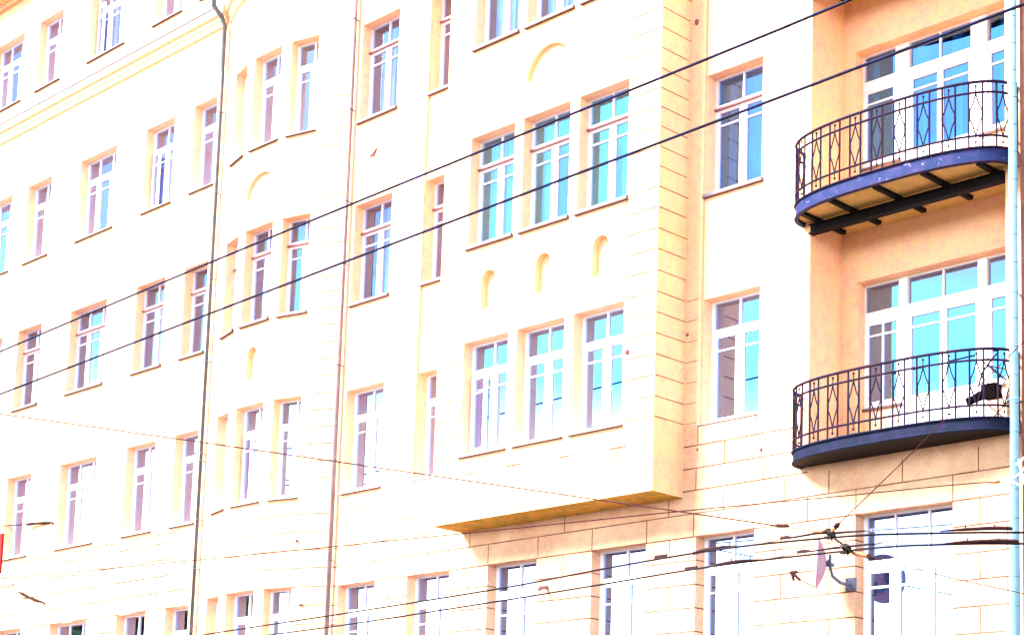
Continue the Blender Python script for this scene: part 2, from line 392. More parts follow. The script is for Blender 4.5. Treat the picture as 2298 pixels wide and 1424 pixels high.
# right of the box bay and its right flank
CZ = [6.56, 6.87, 7.19, 7.51, 7.83, 8.15, 8.47, 8.80, 9.13, 9.45, 9.78, 10.10, 10.42, 10.73, 11.05, 11.36, 11.66, 11.97, 12.30, 12.63, 12.95, 13.28, 13.6, 13.92, 14.25]
def jflank(z, y0, y1, t=.014):
    kb.box(-16.94, -16.926, y0, y1, z-t/2, z+t/2, 1)
for i, z in enumerate(CZ):
    jflank(z, -.68, -.02 if z < 8.4 or i % 2 else -.05)
    hline(-17.56, -16.95, z, [], -.7, t=.016)
    if z < 8.5: hline(-21.76, -21.15, z, [], -.7, t=.014); hline(-16.92, -16.7, z, [], t=.008)
    elif random.random() < .6:
        a = -21.76; hline(a, a+random.uniform(.3, .6), z, [], -.7, t=.012)
for x, z in ((-17.61, 6.18), (-18.74, 6.2), (-19.85, 6.22), (-20.9, 6.22)):
    hline(x-.18, x+.16, z, [], -.7, t=.022); jv(x, z-.74, z, -.7, t=.014)
jv(-17.47, 6.2, 6.5, -.7, .006); jv(-17.57, 12.0, 12.9, -.7, .006); jv(-17.57, 9.5, 10.05, -.7, .007)
hline(-17.56, -17.3, 9.52, [], -.7, .010)
# bow bay right part courses
def bowline(x0, x1, z, t=.015):
    n = 6
    for k in range(len(bow)-1):
        a, b = bow[k], bow[k+1]; lo, hi = max(a[0], x0), min(b[0], x1)
        if hi-lo < .01: continue
        f = lambda x: a[1]+(b[1]-a[1])*(x-a[0])/(b[0]-a[0])
        dx, dy = b[0]-a[0], b[1]-a[1]; L = math.hypot(dx, dy); nx, ny = dy/L*.004, -dx/L*.004
        bb.quad((lo+nx, f(lo)+ny, z-t/2), (hi+nx, f(hi)+ny, z-t/2), (hi+nx, f(hi)+ny, z+t/2), (lo+nx, f(lo)+ny, z+t/2), 1)
for z in [3.8, 4.15, 4.5]: bowline(-25.86, -25.3, z)
for z in [4.84, 5.19, 5.53, 5.87, 6.2]: bowline(random.choice([-29.2, -28.4, -27.4]), -25.3, z)
for z in CZ[1:]:
    if z < 9.9 or random.random() < .6: bowline(-25.84+random.uniform(0, .15), -25.3, z, .012 if z > 8.5 else .014)
mw.obj('wall', [M['stucco'], M['joint']], B, T=TB)
bw.obj('stone_base_wall', [M['ashlar'], M['joint'], M['stucco']], B, T=TB); bwl.obj('stone_base_wall', [M['stucco'], M['joint']], B, T=TB)
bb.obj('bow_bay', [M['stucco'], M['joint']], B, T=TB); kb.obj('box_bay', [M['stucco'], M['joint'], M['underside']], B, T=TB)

# scars in the render: cracks and holes
SC = []
def crack(pts, w=.012, y=-.002):
    pts_ = [Vector((pts[0][0], y, pts[0][1]))]
    for a, b in zip(pts, pts[1:]):
        n = 5; prev = Vector((a[0], y, a[1]))
        for i in range(1, n+1):
            t = i/n; q = Vector((a[0]+(b[0]-a[0])*t+random.uniform(-.025, .025), y, a[1]+(b[1]-a[1])*t+random.uniform(-.02, .02)))
            pts_.append(q); prev = q
    cr = MB(); cr.tube(pts_, [w*random.uniform(.15, 1) for _ in pts_], 4); cr.obj('wall_crack', M['ledge'], B, T=TB)
crack([(-24.43, 9.9), (-24.52, 9.72), (-24.61, 9.57), (-24.68, 9.5), (-24.83, 9.35), (-24.95, 9.2)], .012)
crack([(-25.08, 13.6), (-25.04, 13.4), (-25.05, 13.1), (-25.08, 12.9)], .006)
crack([(-24.9, 6.3), (-24.92, 6.0), (-25.0, 5.6)], .008)
for x, z, r, y in ((-17.93+.45, 7.63, .045, -.7), (-16.898, 7.948, .025, 0), (-16.665, 6.143, .02, 0), (-15.477, 5.972, .03, 0), (-25.9, 5.70, .03, -.33), (-25.75, 4.50, .035, -.28),
                   (-36.9, 5.9, .03, 0), (-37.0, 5.4, .02, 0), (-16.83, 12.92, .04, 0)):
    cr = MB(); cr.ball((x, y, z), r, n=7, sz=random.uniform(.8, 1.3)); cr.obj('wall_scar', M['ledge'], B, T=TB)
cr = MB(); cr.tube([(-24.48, -.01, 12.97), (-24.56, -.02, 12.87), (-24.68, -.01, 12.86)], [.012, .03, .008], 6)
cr.obj('wall_scar', M['ledge'], B, T=TB)
pn = MB(); pn.tube([(-19.72, -.0, 4.34), (-19.72, -.16, 4.30)], [.035, .03], 10); pn.ball((-19.72, -.17, 4.30), .045)
pn.obj('vent_pipe', M['pipeold'], B, T=TB)

# ------------------------------------------------------------------ windows
def win_meshes(w, h, style, colsf, tr=.46, hb=.70, th=.1, leaf=True):
    """local: x along the wall, y inward from the frame face, z up. colsf: column boundaries 0..w"""
    fr = MB(); gs = MB(); O = .045 if style == 'new' else .04; d0, d1 = 0.0, .07
    fr.box(0, O, d0, d1, 0, h); fr.box(w-O, w, d0, d1, 0, h); fr.box(O, w-O, d0+.002, d1, h-O*.7, h); fr.box(O, w-O, d0+.002, d1, 0, O*1.3)
    zt = h-tr                                      # underside of the transom lights
    fr.box(O, w-O, d0-.006, d1-.004, zt-th*.75, zt+.015)
    if style == 'old': fr.box(O*.3, w-O*.3, d0-.045, d0-.008, zt-.065, zt-.035, 1)
    for i, c in enumerate(colsf[1:-1]):            # mullions
        fr.box(c-.014, c+.014, d0+.012, d1-.006, zt+.015, h-O*.7)
        mwid = .035 if style == 'new' else .028
        fr.box(c-mwid, c+mwid, d0-.004, d1-.006, O*1.3, zt-th*.75)
    sw = .048 if style == 'new' else .036
    z0, z1 = O*1.3, zt-th*.75
    for a, b in zip(colsf, colsf[1:]):
        a2 = a+(O if a == 0 else .03); b2 = b-(O if abs(b-w) < 1e-6 else .03)
        fr.box(a2, a2+sw, d0+.008, d1-.01, z0, z1); fr.box(b2-sw, b2, d0+.008, d1-.01, z0, z1)
        fr.box(a2+sw, b2-sw, d0+.010, d1-.012, z0, z0+sw*1.1); fr.box(a2+sw, b2-sw, d0+.010, d1-.012, z1-sw*.8, z1)
        zm = h-.77*(h/1.92)**.5
        fr.box(a2+sw, b2-sw, d0+.014, d1-.016, zm-.011, zm+.011)
    gs.quad((O*.5, .04, .03), (w-O*.5, .04, .03), (w-O*.5, .04, h-.02), (O*.5, .04, h-.02))
    return fr, gs
cache = {}
def window(x0, x1, z0, z1, style='new', y=0.2, origin=None, ang=0.0, glass=None, cf=None, curt=None, tr=.46, name='window', sill=True, open_=None, label=None):
    w, h = x1-x0, z1-z0
    if origin is None: origin = (x0, y)
    T = TB @ Matrix.Translation((origin[0], origin[1], z0)) @ Matrix.Rotation(ang, 4, 'Z')
    if cf is None: cf = [0, w/2, w]
    key = (round(w, 3), round(h, 3), style, tuple(round(c, 3) for c in cf), tr)
    fm = M['white'] if style == 'new' else M['oldwhite']
    if key not in cache:
        fr, gs = win_meshes(w, h, style, cf, tr); tmp = fr.obj(name, [fm, M['ledge'] if style == 'old' else fm]); cache[key] = (tmp.data, None); bpy.data.objects.remove(tmp)
        tmp = gs.obj('glass', M['glassnew']); cache[key] = (cache[key][0], tmp.data); bpy.data.objects.remove(tmp)
    o = bpy.data.objects.new(name, cache[key][0]); S.collection.objects.link(o); o.parent = B; o.matrix_basis = T
    if label: o['label'] = label
    gk = key + (glass,)
    if gk not in cache:
        gd = cache[key][1].copy(); gd.materials[0] = M[glass or ('glassnew' if style == 'new' else 'glassold')]; cache[gk] = gd
    gdata = cache[gk]
    go = bpy.data.objects.new('glass', gdata); S.collection.objects.link(go); go.parent = o
    if sill:
        s = MB(); sy = -.2
        s.quad((-.03, sy-.05, -.005), (w+.03, sy-.05, -.005), (w+.01, .0, .022), (-.01, .0, .022))
        s.box(-.03, w+.03, sy-.052, sy-.04, -.018 if style == 'new' else -.05, -.006)
        
        s.obj('sill', M['sill'] if style == 'old' else M['white'], o)
        # dark drip edge
        e = MB(); e.box(-.03, w+.03, sy-.056, sy+.02, (-.018 if style == 'new' else -.05)-.016, (-.018 if style == 'new' else -.05)-.001)
        e.obj('drip_edge', M['sillold'], o)
    if curt:
        for a, b in curt:
            c = MB(); n = max(6, int((b-a)*60)); pts = []
            for i in range(n+1):
                xx = a+(b-a)*i/n; pts.append((xx, .22+.03*math.sin(xx*52+a*9)+.012*math.sin(xx*21)))
            for p, q in zip(pts, pts[1:]): c.quad((p[0], p[1], .02), (q[0], q[1], .02), (q[0], q[1], h-.03), (p[0], p[1], h-.03))
            c.obj('curtain', M['curtain'], o, smooth=True)
    if open_:
        a, b, zt, an = open_            # sash swung inward about its left edge
        s = MB(); L_ = b-a; z1_ = zt; fw_ = .06
        s.box(0, fw_, 0, .05, .06, z1_); s.box(L_-fw_, L_, 0, .05, .06, z1_); s.box(fw_, L_-fw_, .002, .048, .06, .13); s.box(fw_, L_-fw_, .002, .048, z1_-.06, z1_)
        s.box(fw_, L_-fw_, .008, .04, z1_-.30, z1_-.275)
        s.quad((fw_, .025, .13), (L_-fw_, .025, .13), (L_-fw_, .025, z1_-.06), (fw_, .025, z1_-.06), 1)
        s.obj('open_sash', [M['white'], M['glassold']], o, T=Matrix.Translation((a, -.03, 0)) @ Matrix.Rotation(an, 4, 'Z'))
    return o

for i, (a, b) in enumerate(cols['s1']):
    w_ = b-a
    cf = {0: [0, .5, 1.02, w_], 2: [0, .50, 1.05, w_], 4: [0, .54, w_]}.get(i, [0, w_/2, w_])
    for l in (1, 2, 3, 4, 5):
        z0, z1 = LV[l]
        st = 'old' if l == 3 else 'new'
        ct = None
        if l == 3: ct = [(.30, w_-.05)]
        elif l in (4, 5): ct = [(w_*.45, w_-.1)]
        elif l == 2: ct = [(.35, w_*.9)]
        window(a, b, z0, z1, st, cf=cf, curt=ct, open_=(.06, .5, 1.36, -R_(16)) if (i, l) in ((3, 4), (2, 5)) else None)
for l in (1, 2, 3, 4, 5):
    z0, z1 = LV[l]
    st = 'old' if l in (3, 4) else 'new'
    window(-25.05, -23.98 if l > 1 else -24.0, z0, z1, st, curt=[(.1, .55)] if l == 4 else [(.5, 1.0)] if l == 3 else None)
    if l > 1: window(-23.10, -22.05, z0, z1, st, y=.245, curt=[(.30, .8)] if l == 3 else None)
    else: window(-23.14, -22.05, z0, z1, st)
    for k, sgi in enumerate((1, 3, 5)):
        a, b = ((.08, .70), (.06, .94), (.07, .74))[k]
        p, q = Vector(bow[sgi]), Vector(bow[sgi+1]); d = (q-p).normalized(); n = Vector((-d.y, d.x)); o_ = p+d*a+n*.2
        w_ = b-a
        st2 = 'old' if l == 3 else 'new'
        window(0, w_, z0, z1, st2, origin=(o_.x, o_.y), ang=math.atan2(d.y, d.x), cf=[0, .47 if k == 1 else w_*.62, w_],
               curt=[(.05, w_*.5)] if l == 3 else [(w_*.35, w_*.95)] if l in (2, 4) and k == 2 else None,
               open_=(.06, .46, 1.36, -R_(12)) if (k, l) == (1, 2) else None)
    if l > 1:
        for k, (a, b) in enumerate(BW):
            zz0 = z0-.05 if l == 4 else z0
            st2 = 'old' if l in (3, 4, 5) else 'new'
            ct = None
            if l == 3: ct = [[(.08, .40), (.50, .85)], [(.10, .42), (.66, .74)], [(.06, .36), (.56, .84)]][k]
            if l == 4: ct = [(.1, .5), (.6, .8)]
            if l == 2 and k == 0: ct = [(.62, .72)]
            window(a, b, zz0, z1, st2, y=-.5, glass='glassmid' if l == 3 else None, curt=ct,
                   open_=(.06, .5, 1.36, R_(-14)) if (l, k) == (2, 0) else None)
    st2 = 'old' if l in (3, 4) else 'new'
    if l > 1: window(-16.63, -15.57, z0, z1, st2, y=.245, glass='glassdeep' if l == 3 else None, curt=[(.10, .24), (.58, .82)] if l == 3 else None)
    else: window(-16.66, -15.58, z0, z1, 'new', curt=[(.3, .5), (.62, 1.0)])
window(-21.11, -19.97, *LV[1], 'new'); window(-18.76, -17.64, *LV[1], 'new', curt=[(.55, 1.0)])

# loggia glazing: light | double door | light
def loggia_glazing(x0, w_, z0, h, style, glass, curt, lab):
    """z0 = floor; side lights stand on a parapet"""
    fr = MB(); gs = MB(); zt = h-.44; zp = .90
    cols_ = [(0, .63, 'L'), (.77, 1.34, 'D'), (1.34, 1.90, 'D'), (2.04, w_, 'L')]
    if style == 'old': cols_ = [(0, .60, 'L'), (.83, 1.33, 'D'), (1.33, 1.84, 'D'), (2.10, w_, 'L')]
    fr.box(-.02, .05, 0, .07, zp if True else 0, h); fr.box(w_-.04, w_+.02, 0, .07, zp, h); fr.box(.05, w_-.04, .002, .068, h-.03, h)
    fr.box(.05, w_-.04, -.006, .066, zt-.12, zt+.02)
    for a, b in ((cols_[0][1], cols_[1][0]), (cols_[2][1], cols_[3][0])):
        fr.box(a, b, -.02, .075, 0, h-.005)
    fr.box(cols_[1][1]-.013, cols_[1][1]+.013, .01, .06, zt+.02, h-.03)
    for a, b, k in cols_:
        s = .05 if style == 'new' else .045; zb = zp+.02 if k == 'L' else .03
        if k == 'L':
            a2, b2 = max(a, .05), min(b, w_-.04)
        else: a2, b2 = a, b
        fr.box(a2, a2+s, .006, .06, zb, zt-.12); fr.box(b2-s, b2, .006, .06, zb, zt-.12)
        fr.box(a2+s, b2-s, .008, .058, zt-.12-s, zt-.12)
        zg = zp+.10
        if k == 'D':
            fr.box(a2+s, b2-s, .012, .052, zb, zg-.01); fr.box(a2+s+.06, b2-s-.06, .004, .02, zb+.12, zg-.12)
        else: fr.box(a2+s, b2-s, .008, .058, zb, zg)
        fr.box(a2+s, b2-s, .014, .05, h-.78, h-.755)
        if k == 'L' and a < .1 and style == 'new': fr.box((a2+b2)/2-.012, (a2+b2)/2+.012, .013, .051, zg, zt-.12-s)
        gs.quad((a2+.02, .035, zg-.005), (b2-.02, .035, zg-.005), (b2-.02, .035, h-.01), (a2+.02, .035, h-.01))
    o = fr.obj('balcony_doors', [M['white'] if style == 'new' else M['oldwhite']], B, T=TB @ Matrix.Translation((x0, 1.0, z0)))
    o['label'] = lab
    g_ = gs.obj('glass', M[glass], o)
    s = MB()
    for a, b in ((-.1, .70), (1.97, w_+.05)): s.box(a, b, -.06, -.002, zp-.035, zp)
    s.obj('sill', M['sillold'], o)
    for a, b in ((-.05, cols_[0][1]-.002), (cols_[3][0]+.002, w_+.05)):
        pp = MB(); pp.box(a, b, -.03, .2, 0, zp-.036); pp.obj('parapet', M['stucco'], o)
    for a, b in curt:
        c = MB(); n = max(6, int((b-a)*60)); pts = [(a+(b-a)*i/n, .2+.03*math.sin((a+(b-a)*i/n)*50)) for i in range(n+1)]
        for p, q in zip(pts, pts[1:]): c.quad((p[0], p[1], .4), (q[0], q[1], .4), (q[0], q[1], h-.03), (p[0], p[1], h-.03))
        c.obj('curtain', M['curtain'], o, smooth=True)
    return o
loggia_glazing(-14.44, 2.66, 5.68, 2.75, 'new', 'glassnew', [], 'new white balcony doors with clear cyan panes')
loggia_glazing(-14.48, 2.70, 9.30, 2.66, 'old', 'glassdeep', [(.86, 1.02), (1.40, 1.56), (2.16, 2.26), (.10, .16)], 'old painted balcony doors with deep blue panes and curtains')
loggia_glazing(-14.48, 2.70, 12.87, 2.63, 'old', 'glassdeep', [(.86, 1.02)], 'topmost balcony doors cut by the photo edge')
# ground tier wide glazing under the balcony
fr = MB(); gs = MB(); W_ = 1.52; H_ = 2.64
fr.box(0, .05, 0, .07, 0, H_); fr.box(W_-.04, W_, 0, .07, 0, H_); fr.box(.05, W_-.04, .002, .068, H_-.03, H_)
zt = H_-.66; fr.box(.05, W_-.04, -.01, .066, zt-.1, zt+.02)
for c in (.50, 1.03): fr.box(c-.03, c+.03, -.004, .06, 0, zt-.1); fr.box(c-.01, c+.01, .01, .055, zt+.02, H_-.03)
for a, b in ((.05, .47), (.53, 1.0), (1.06, W_-.04)):
    fr.box(a, a+.05, .006, .06, 0, zt-.1); fr.box(b-.05, b, .006, .06, 0, zt-.1); fr.box(a+.05, b-.05, .008, .058, zt-.15, zt-.1); fr.box(a+.05, b-.05, .012, .05, zt-.36, zt-.33)
gs.quad((.03, .035, .02), (W_-.02, .035, .02), (W_-.02, .035, H_-.01), (.03, .035, H_-.01))
wg = fr.obj('window', M['white'], B, T=TB @ Matrix.Translation((-13.85, .2, 2.2))); wg['label'] = 'wide three-light window beside the satellite dish'
gs.obj('glass', M['glassnew'], wg)

# ------------------------------------------------------------------ balconies
def arc_pt(u, z, a=1.70, b=.68, off=0.0):
    """u -1..1 along the bowed edge"""
    t = u*math.pi/2; n = 2/2.6
    cx = math.copysign(abs(math.sin(t))**n, math.sin(t)); cy = abs(math.cos(t))**n
    return Vector((-13.07+(a+off)*cx, -(b+off)*cy+.0, z))
US = [-1+2*i/64 for i in range(65)]
dense = [arc_pt(u, 0) for u in US]
cum = [0]
for p, q in zip(dense, dense[1:]): cum.append(cum[-1]+(q-p).length)
def at_len(s):
    s = max(0, min(cum[-1], s))
    for i in range(64):
        if cum[i+1] >= s:
            f = (s-cum[i])/max(cum[i+1]-cum[i], 1e-6); p = dense[i].lerp(dense[i+1], f); d = (dense[i+1]-dense[i]).normalized(); return p, d
def balcony(zt, band_h, bandmat, kind, label):
    """zt: top of the edge band"""
    b_ = MB(); zb = zt-band_h
    for off0, off1, za, zb_ in ((.0, .0, zb, zt-.02),):
        for u, v in zip(US, US[1:]):
            b_.quad(arc_pt(u, zb), arc_pt(v, zb), arc_pt(v, zt), arc_pt(u, zt))
            b_.quad(arc_pt(u, zt, off=-.04), arc_pt(v, zt, off=-.04), arc_pt(v, zb, off=-.04), arc_pt(u, zb, off=-.04))
            b_.quad(arc_pt(u, zb), arc_pt(v, zb), arc_pt(v, zb, off=-.04), arc_pt(u, zb, off=-.04))
            b_.quad(arc_pt(u, zt), arc_pt(v, zt), arc_pt(v, zt, off=-.04), arc_pt(u, zt, off=-.04))
    root = b_.obj('balcony', bandmat, B, T=TB); root['label'] = label
    lip = MB()
    lip.tube([arc_pt(u, zt-.005, off=.012) for u in US], .016, 6)
    lip.tube([arc_pt(u, zb+.006, off=.008) for u in US], .014, 6)
    lip.obj('edge_moulding', M['iron'] if kind == 'open' else M['banddark'], root)
    dk = MB(); zc = zb+.055 if kind == 'open' else zb+.012
    under = [arc_pt(u, zc, off=-.03) for u in US]
    back = .795 if kind == 'open' else .0
    dk.poly([p for p in under] + ([Vector((-11.55, 0, zc)), Vector((-11.55, back, zc)), Vector((-14.64, back, zc)), Vector((-14.64, 0, zc))] if kind == 'open' else [])) 
    topz = zt-.03
    top = [arc_pt(u, topz, off=-.03) for u in US]
    dk.poly([p for p in top] + [Vector((-11.55, 0, topz)), Vector((-11.55, .78, topz)), Vector((-14.64, .78, topz)), Vector((-14.64, 0, topz))])
    dk.obj('deck', M['slab'] if kind == 'open' else M['black'], root)
    if kind == 'open':
        bm = MB()                                  # I-beam across the mouth of the recess
        z0 = zb-.145
        bm.box(-14.64, -11.55, -.06, .06, zb-.018, zb-.002); bm.box(-14.64, -11.55, -.01, .01, z0+.016, zb-.018); bm.box(-14.64, -11.55, -.06, .06, z0, z0+.016)
        bm.obj('beam', M['black'], root)
        for x in (-13.90, -13.16, -12.42, -11.70, -14.50):
            j = MB(); yf = -.60 if -14.2 < x < -12 else -.40
            j.box(x-.035, x+.035, yf, .62, zc-.055, zc-.002); j.obj('joist', M['black'], root)
    # railing
    H = .89
    rl = MB()
    rl.tube([arc_pt(u, zt+H) for u in US], .021, 8); rl.obj('top_rail', M['iron'], root)
    for dz in (H-.145, H-.735):
        r2 = MB(); r2.tube([arc_pt(u, zt+dz) for u in US], .016, 6); r2.obj('rail', M['iron'], root)
    n = 23; sp = cum[-1]/n
    for i in range(n+1):
        p, d = at_len(i*sp); r = .0135 if 0 < i < n else .02
        bars = MB(); bars.tube([p+Vector((0, 0, zt)), p+Vector((0, 0, zt+H))], r, 6)
        if 0 < i < n: bars.ball(p+Vector((0, 0, zt+.45)), .017, n=6)
        bars.obj('baluster', M['iron'], root)
        if i % 2 == 1 and i < n:
            q, dd = at_len((i+.5)*sp); p2, _ = at_len((i+1)*sp)
            m = Vector((0, 0, 1)); orn = MB()
            zT, zM, zB = zt+H-.16, zt+.45, zt+H-.74
            orn.tube([q+m*(zT-.0), q+m*(zT+.10)], .008, 6); orn.ball(q+m*(zT+.105), .018, n=6)
            orn.tube([q+m*zB, q+m*(zB-.075)], .007, 6); orn.ball(q+m*(zB-.08), .018, n=6)
            for e in (p, p2):
                e2 = e.lerp(q, .12)
                orn.tube([q+m*zT, q.lerp(e2, .5)+m*(zT+zM)/2, e2+m*(zM+.05), e2+m*(zM-.05), q.lerp(e2, .5)+m*(zB+zM)/2, q+m*zB], .0095, 6)
            orn.obj('diamond_ornament', M['iron'], root)
    return root
balcony(5.755, .165, M['banddark'], 'plate', 'lower balcony on a dark plate with a clean blue edge')
balcony(9.335, .205, M['bandblue'], 'open', 'middle balcony with scratched blue edge and beam below')
balcony(12.905, .205, M['bandblue'], 'open', 'top balcony of which only joist ends show')

# ------------------------------------------------------------------ drainpipes
def pipe(name, x, y, r, z0, z1, m, rings, parent=B, extra=None, label=None):
    p = MB(); pts = [(x, y, z0), (x, y, z1)]; rr = [r, r]
    if extra: pts += extra[0]; rr += extra[1]
    p.tube(pts, rr, 14)
    o = p.obj(name, m, parent, smooth=True, T=TB)
    if label: o['label'] = label
    for z in rings:
        c = MB(); c.tube([(x, y, z-.012), (x, y, z+.012)], r+.008, 14); c.box(x-.012, x+.012, y, .0, z-.008, z+.008)
        c.box(x-.13 if r < .07 else x-.10, x+.02, y-.01, y+.005, z-.006, z+.006)
        c.obj('pipe_clamp', M['greym'] if x < -12 else M['zinc'], o)
    return o
pipe('drainpipe', -29.50, -.09, .038, -2, 15.9, M['pipegreen'], [15.1, 13.35, 11.55, 9.8, 7.9, 7.75, 6.55, 5.55, 4.4],
     extra=([(-29.50, -.10, 16.0), (-29.50, -.11, 16.25), (-29.50, -.11, 16.95), (-29.53, -.18, 17.15), (-29.60, -.34, 17.35), (-29.60, -.36, 17.8), (-29.60, -.16, 18.2), (-29.60, -.12, 21)], [.04, .05, .052, .052, .055, .055, .045, .04]), label='left dark drainpipe beside the bow bay')
pipe('drainpipe', -25.20, -.09, .045, -2, 21, M['pipeold'], [15.7, 13.9, 12.1, 10.9, 8.95, 7.15, 5.3, 3.9], label='brownish drainpipe between bow bay and wall')
p3 = pipe('drainpipe', -11.335, -.17, .058, -2, 21, M['zinc'], [7.4, 10.2, 6.0, 12.4], label='thick pale zinc drainpipe at the right edge')
for z in [2.6+.37*i for i in range(30)]:
    sm = MB(); sm.tube([(-11.335, -.17, z), (-11.335, -.17, z+.008)], .0605, 16); sm.obj('pipe_seam', M['greym'], p3)

# ------------------------------------------------------------------ neighbour
nb = MB(); nb.box(-11.29, 2, -.06, 9, -2.2, 21)
ngb = nb.obj('red_brick_building', M['redbrick']); tag(ngb, 'sliver of a reddish brown building along the right edge beyond the zinc drainpipe', 'building')
# windows on it for views from the side
for z in (3, 6.5, 10, 13.5, 17):
    for x in (-9.5, -7, -4.5, -2):
        f = MB(); f.box(x, x+1.1, -.10, -.05, z, z+.08); f.box(x, x+1.1, -.10, -.05, z+1.8, z+1.88); f.box(x, x+.08, -.10, -.05, z+.08, z+1.8); f.box(x+1.02, x+1.1, -.10, -.05, z+.08, z+1.8)
        f.box(x+.52, x+.58, -.095, -.05, z+.08, z+1.8)
        wn = f.obj('window', M['white'], ngb); gq = MB(); gq.quad((x+.06, -.075, z+.06), (x+1.04, -.075, z+.06), (x+1.04, -.075, z+1.82), (x+.06, -.075, z+1.82)); gq.obj('glass', M['glassnew'], wn)

# ------------------------------------------------------------------ satellite dish
dr = empty('satellite_dish', (-13.93, 0, 3.87))
tag(dr, 'pink grey satellite dish seen edge-on on an arm beside the wide window', 'satellite dish')
TD = Matrix.Translation((13.93, 0, -3.87))
d = MB()
# dish faces -x (left along the street) and slightly up
ax = Vector((-.80, -.585, .03)).normalized(); c0 = Vector((-14.00, -.50, 4.10)); u_ = ax.cross(Vector((0, 0, 1))).normalized(); v_ = u_.cross(ax)
rings_ = []
for k in range(7):
    r = .34*k/6; rings_.append([c0 + ax*(.33*r*r/.34-.02) + (u_*math.cos(t)*.92 + v_*math.sin(t))*r for t in [2*math.pi*j/28 for j in range(28)]])
for k in range(6):
    for j in range(28):
        a, b, c, e = rings_[k][j], rings_[k][(j+1) % 28], rings_[k+1][(j+1) % 28], rings_[k+1][j]
        d.quad(a, b, c, e); d.quad(*[p - ax*.012 for p in (e, c, b, a)])
rim = [p for p in rings_[6]]; d.tube(rim+[rim[0]], .014, 6)
d.obj('reflector', M['dish'], dr, smooth=True, T=TD)
a = MB(); lnb = Vector((-14.50, -.50, 3.98))
base = c0 - v_*.33 + ax*.1
a.tube([base, lnb+Vector((.05, 0, -.05))], .008, 6); a.obj('feed_arm', M['rust'], dr, T=TD)
a = MB(); a.tube([lnb+Vector((.10, 0, -.07)), lnb+Vector((.02, 0, .0)), lnb+Vector((-.02, 0, .05))], .022, 8); a.tube([lnb+Vector((-.04, 0, .06)), lnb+Vector((.0, 0, -.07))], [.028, .018], 8); a.box(lnb.x-.05, lnb.x+.05, lnb.y-.03, lnb.y+.03, lnb.z+.03, lnb.z+.06)
a.obj('receiver', M['rust'], dr, T=TD)
a = MB(); a.tube([(-13.90, -.04, 3.86), (-13.92, -.25, 3.86), (-13.93, -.40, 3.92), (-13.93, -.46, 4.05), (-13.93, -.46, 4.22)], .020, 10); a.tube([(-13.93, -.46, 4.14), c0-ax*.03], .03, 8); a.tube([(-13.93, -.40, 3.95), (-13.90, -.05, 3.8)], .008, 6)
a.box(-13.97, -13.89, -.50, -.42, 4.05, 4.10)
a.obj('arm', M['greym'], dr, T=TD)
a = MB(); a.box(-13.99, -13.82, -.022, 0, 3.78, 3.96)
for xx in (-13.965, -13.845):
    for zz in (3.805, 3.935): a.tube([(xx, -.04, zz), (xx, -.02, zz)], .01, 6)
a.obj('wall_plate', M['greym'], dr, T=TD)

# dark floodlight hung on the lower balcony's right end, crossed rods of a drying rack
fl = empty('floodlight', (-11.75, -.2, 6.0)); TF = Matrix.Translation((11.75, .2, -6.0))
tag(fl, 'dark floodlight housing inside the right end of the lower balcony railing', 'floodlight')
a = MB(); a.box(-11.76, -11.56, -.26, -.08, 6.06, 6.24); a.tube([(-11.80, -.18, 6.12), (-11.93, -.18, 6.08), (-12.0, -.2, 6.06)], [.07, .055, .05], 8); a.obj('housing', M['wood'], fl, T=TF)
a = MB(); a.tube([(-11.80, -.25, 6.22), (-11.74, -.25, 6.40), (-11.60, -.25, 6.55), (-11.55, -.22, 6.62)], .012, 6); a.obj('bracket', M['iron'], fl, T=TF)
dk = empty('drying_rack', (-11.7, -.1, 5.76)); TK = Matrix.Translation((11.7, .1, -5.76))
tag(dk, 'folded drying rack of crossed thin rods behind the floodlight on the lower balcony', 'drying rack')
a = MB()
for p, q in (((-11.85, .0, 5.76), (-11.5, .0, 6.05)), ((-11.5, -.02, 5.76), (-11.8, -.02, 6.03)), ((-11.82, .02, 6.58), (-11.5, .02, 6.28)), ((-11.8, .04, 6.56), (-11.5, .04, 6.45)), ((-11.85, -.1, 6.62), (-11.52, -.1, 6.3)), ((-11.62, .05, 6.28), (-11.52, .05, 6.45))):
    a.tube([p, q], .009, 6)
a.obj('frame', M['iron'], dk, T=TK)

# ------------------------------------------------------------------ wires
def cable(name, pts, r, m, label, cat, group=None, n=8):
    # catmull-rom
    P = [Vector(p) for p in pts]; P = [P[0]*2-P[1]] + P + [P[-1]*2-P[-2]]; outp = []
    for i in range(1, len(P)-2):
        for k in range(8):
            t = k/8; a, b, c, d_ = P[i-1], P[i], P[i+1], P[i+2]
            outp.append(.5*((2*b)+(c-a)*t+(2*a-5*b+4*c-d_)*t*t+(3*b-a-3*c+d_)*t**3))
    outp.append(P[-2]); mb = MB(); o0 = outp[0]
    if isinstance(r, tuple): r = [r[0]+(r[1]-r[0])*k/(len(outp)-1) for k in range(len(outp))]
    mb.tube([p-o0 for p in outp], r, n); o = mb.obj(name, m, smooth=True, T=Matrix.Translation(o0))
    if label: tag(o, label, cat, group)
    return o
def ext(pts, l0, l1):
    a = Vector(pts[0]); b = Vector(pts[1]); c = Vector(pts[-2]); d_ = Vector(pts[-1])
    return [a-(b-a).normalized()*l0] + [Vector(p) for p in pts] + [d_+(d_-c).normalized()*l1]
C1 = [(-29.736, -5.0, 8.713), (-22.167, -5.0, 8.96), (-15.813, -5.0, 9.117), (-11.55, -5.0, 9.212), (-10.033, -5.0, 9.257)]
C2 = [(-29.615, -5.0, 7.912), (-21.191, -5.0, 8.162), (-15.533, -5.0, 8.315), (-11.735, -5.0, 8.411), (-8.144, -5.0, 8.511)]
cable('overhead_cable', ext(C1, 15, 15), .0170, M['cable'], 'upper of two thick dark cables slanting across the whole front', 'cable')
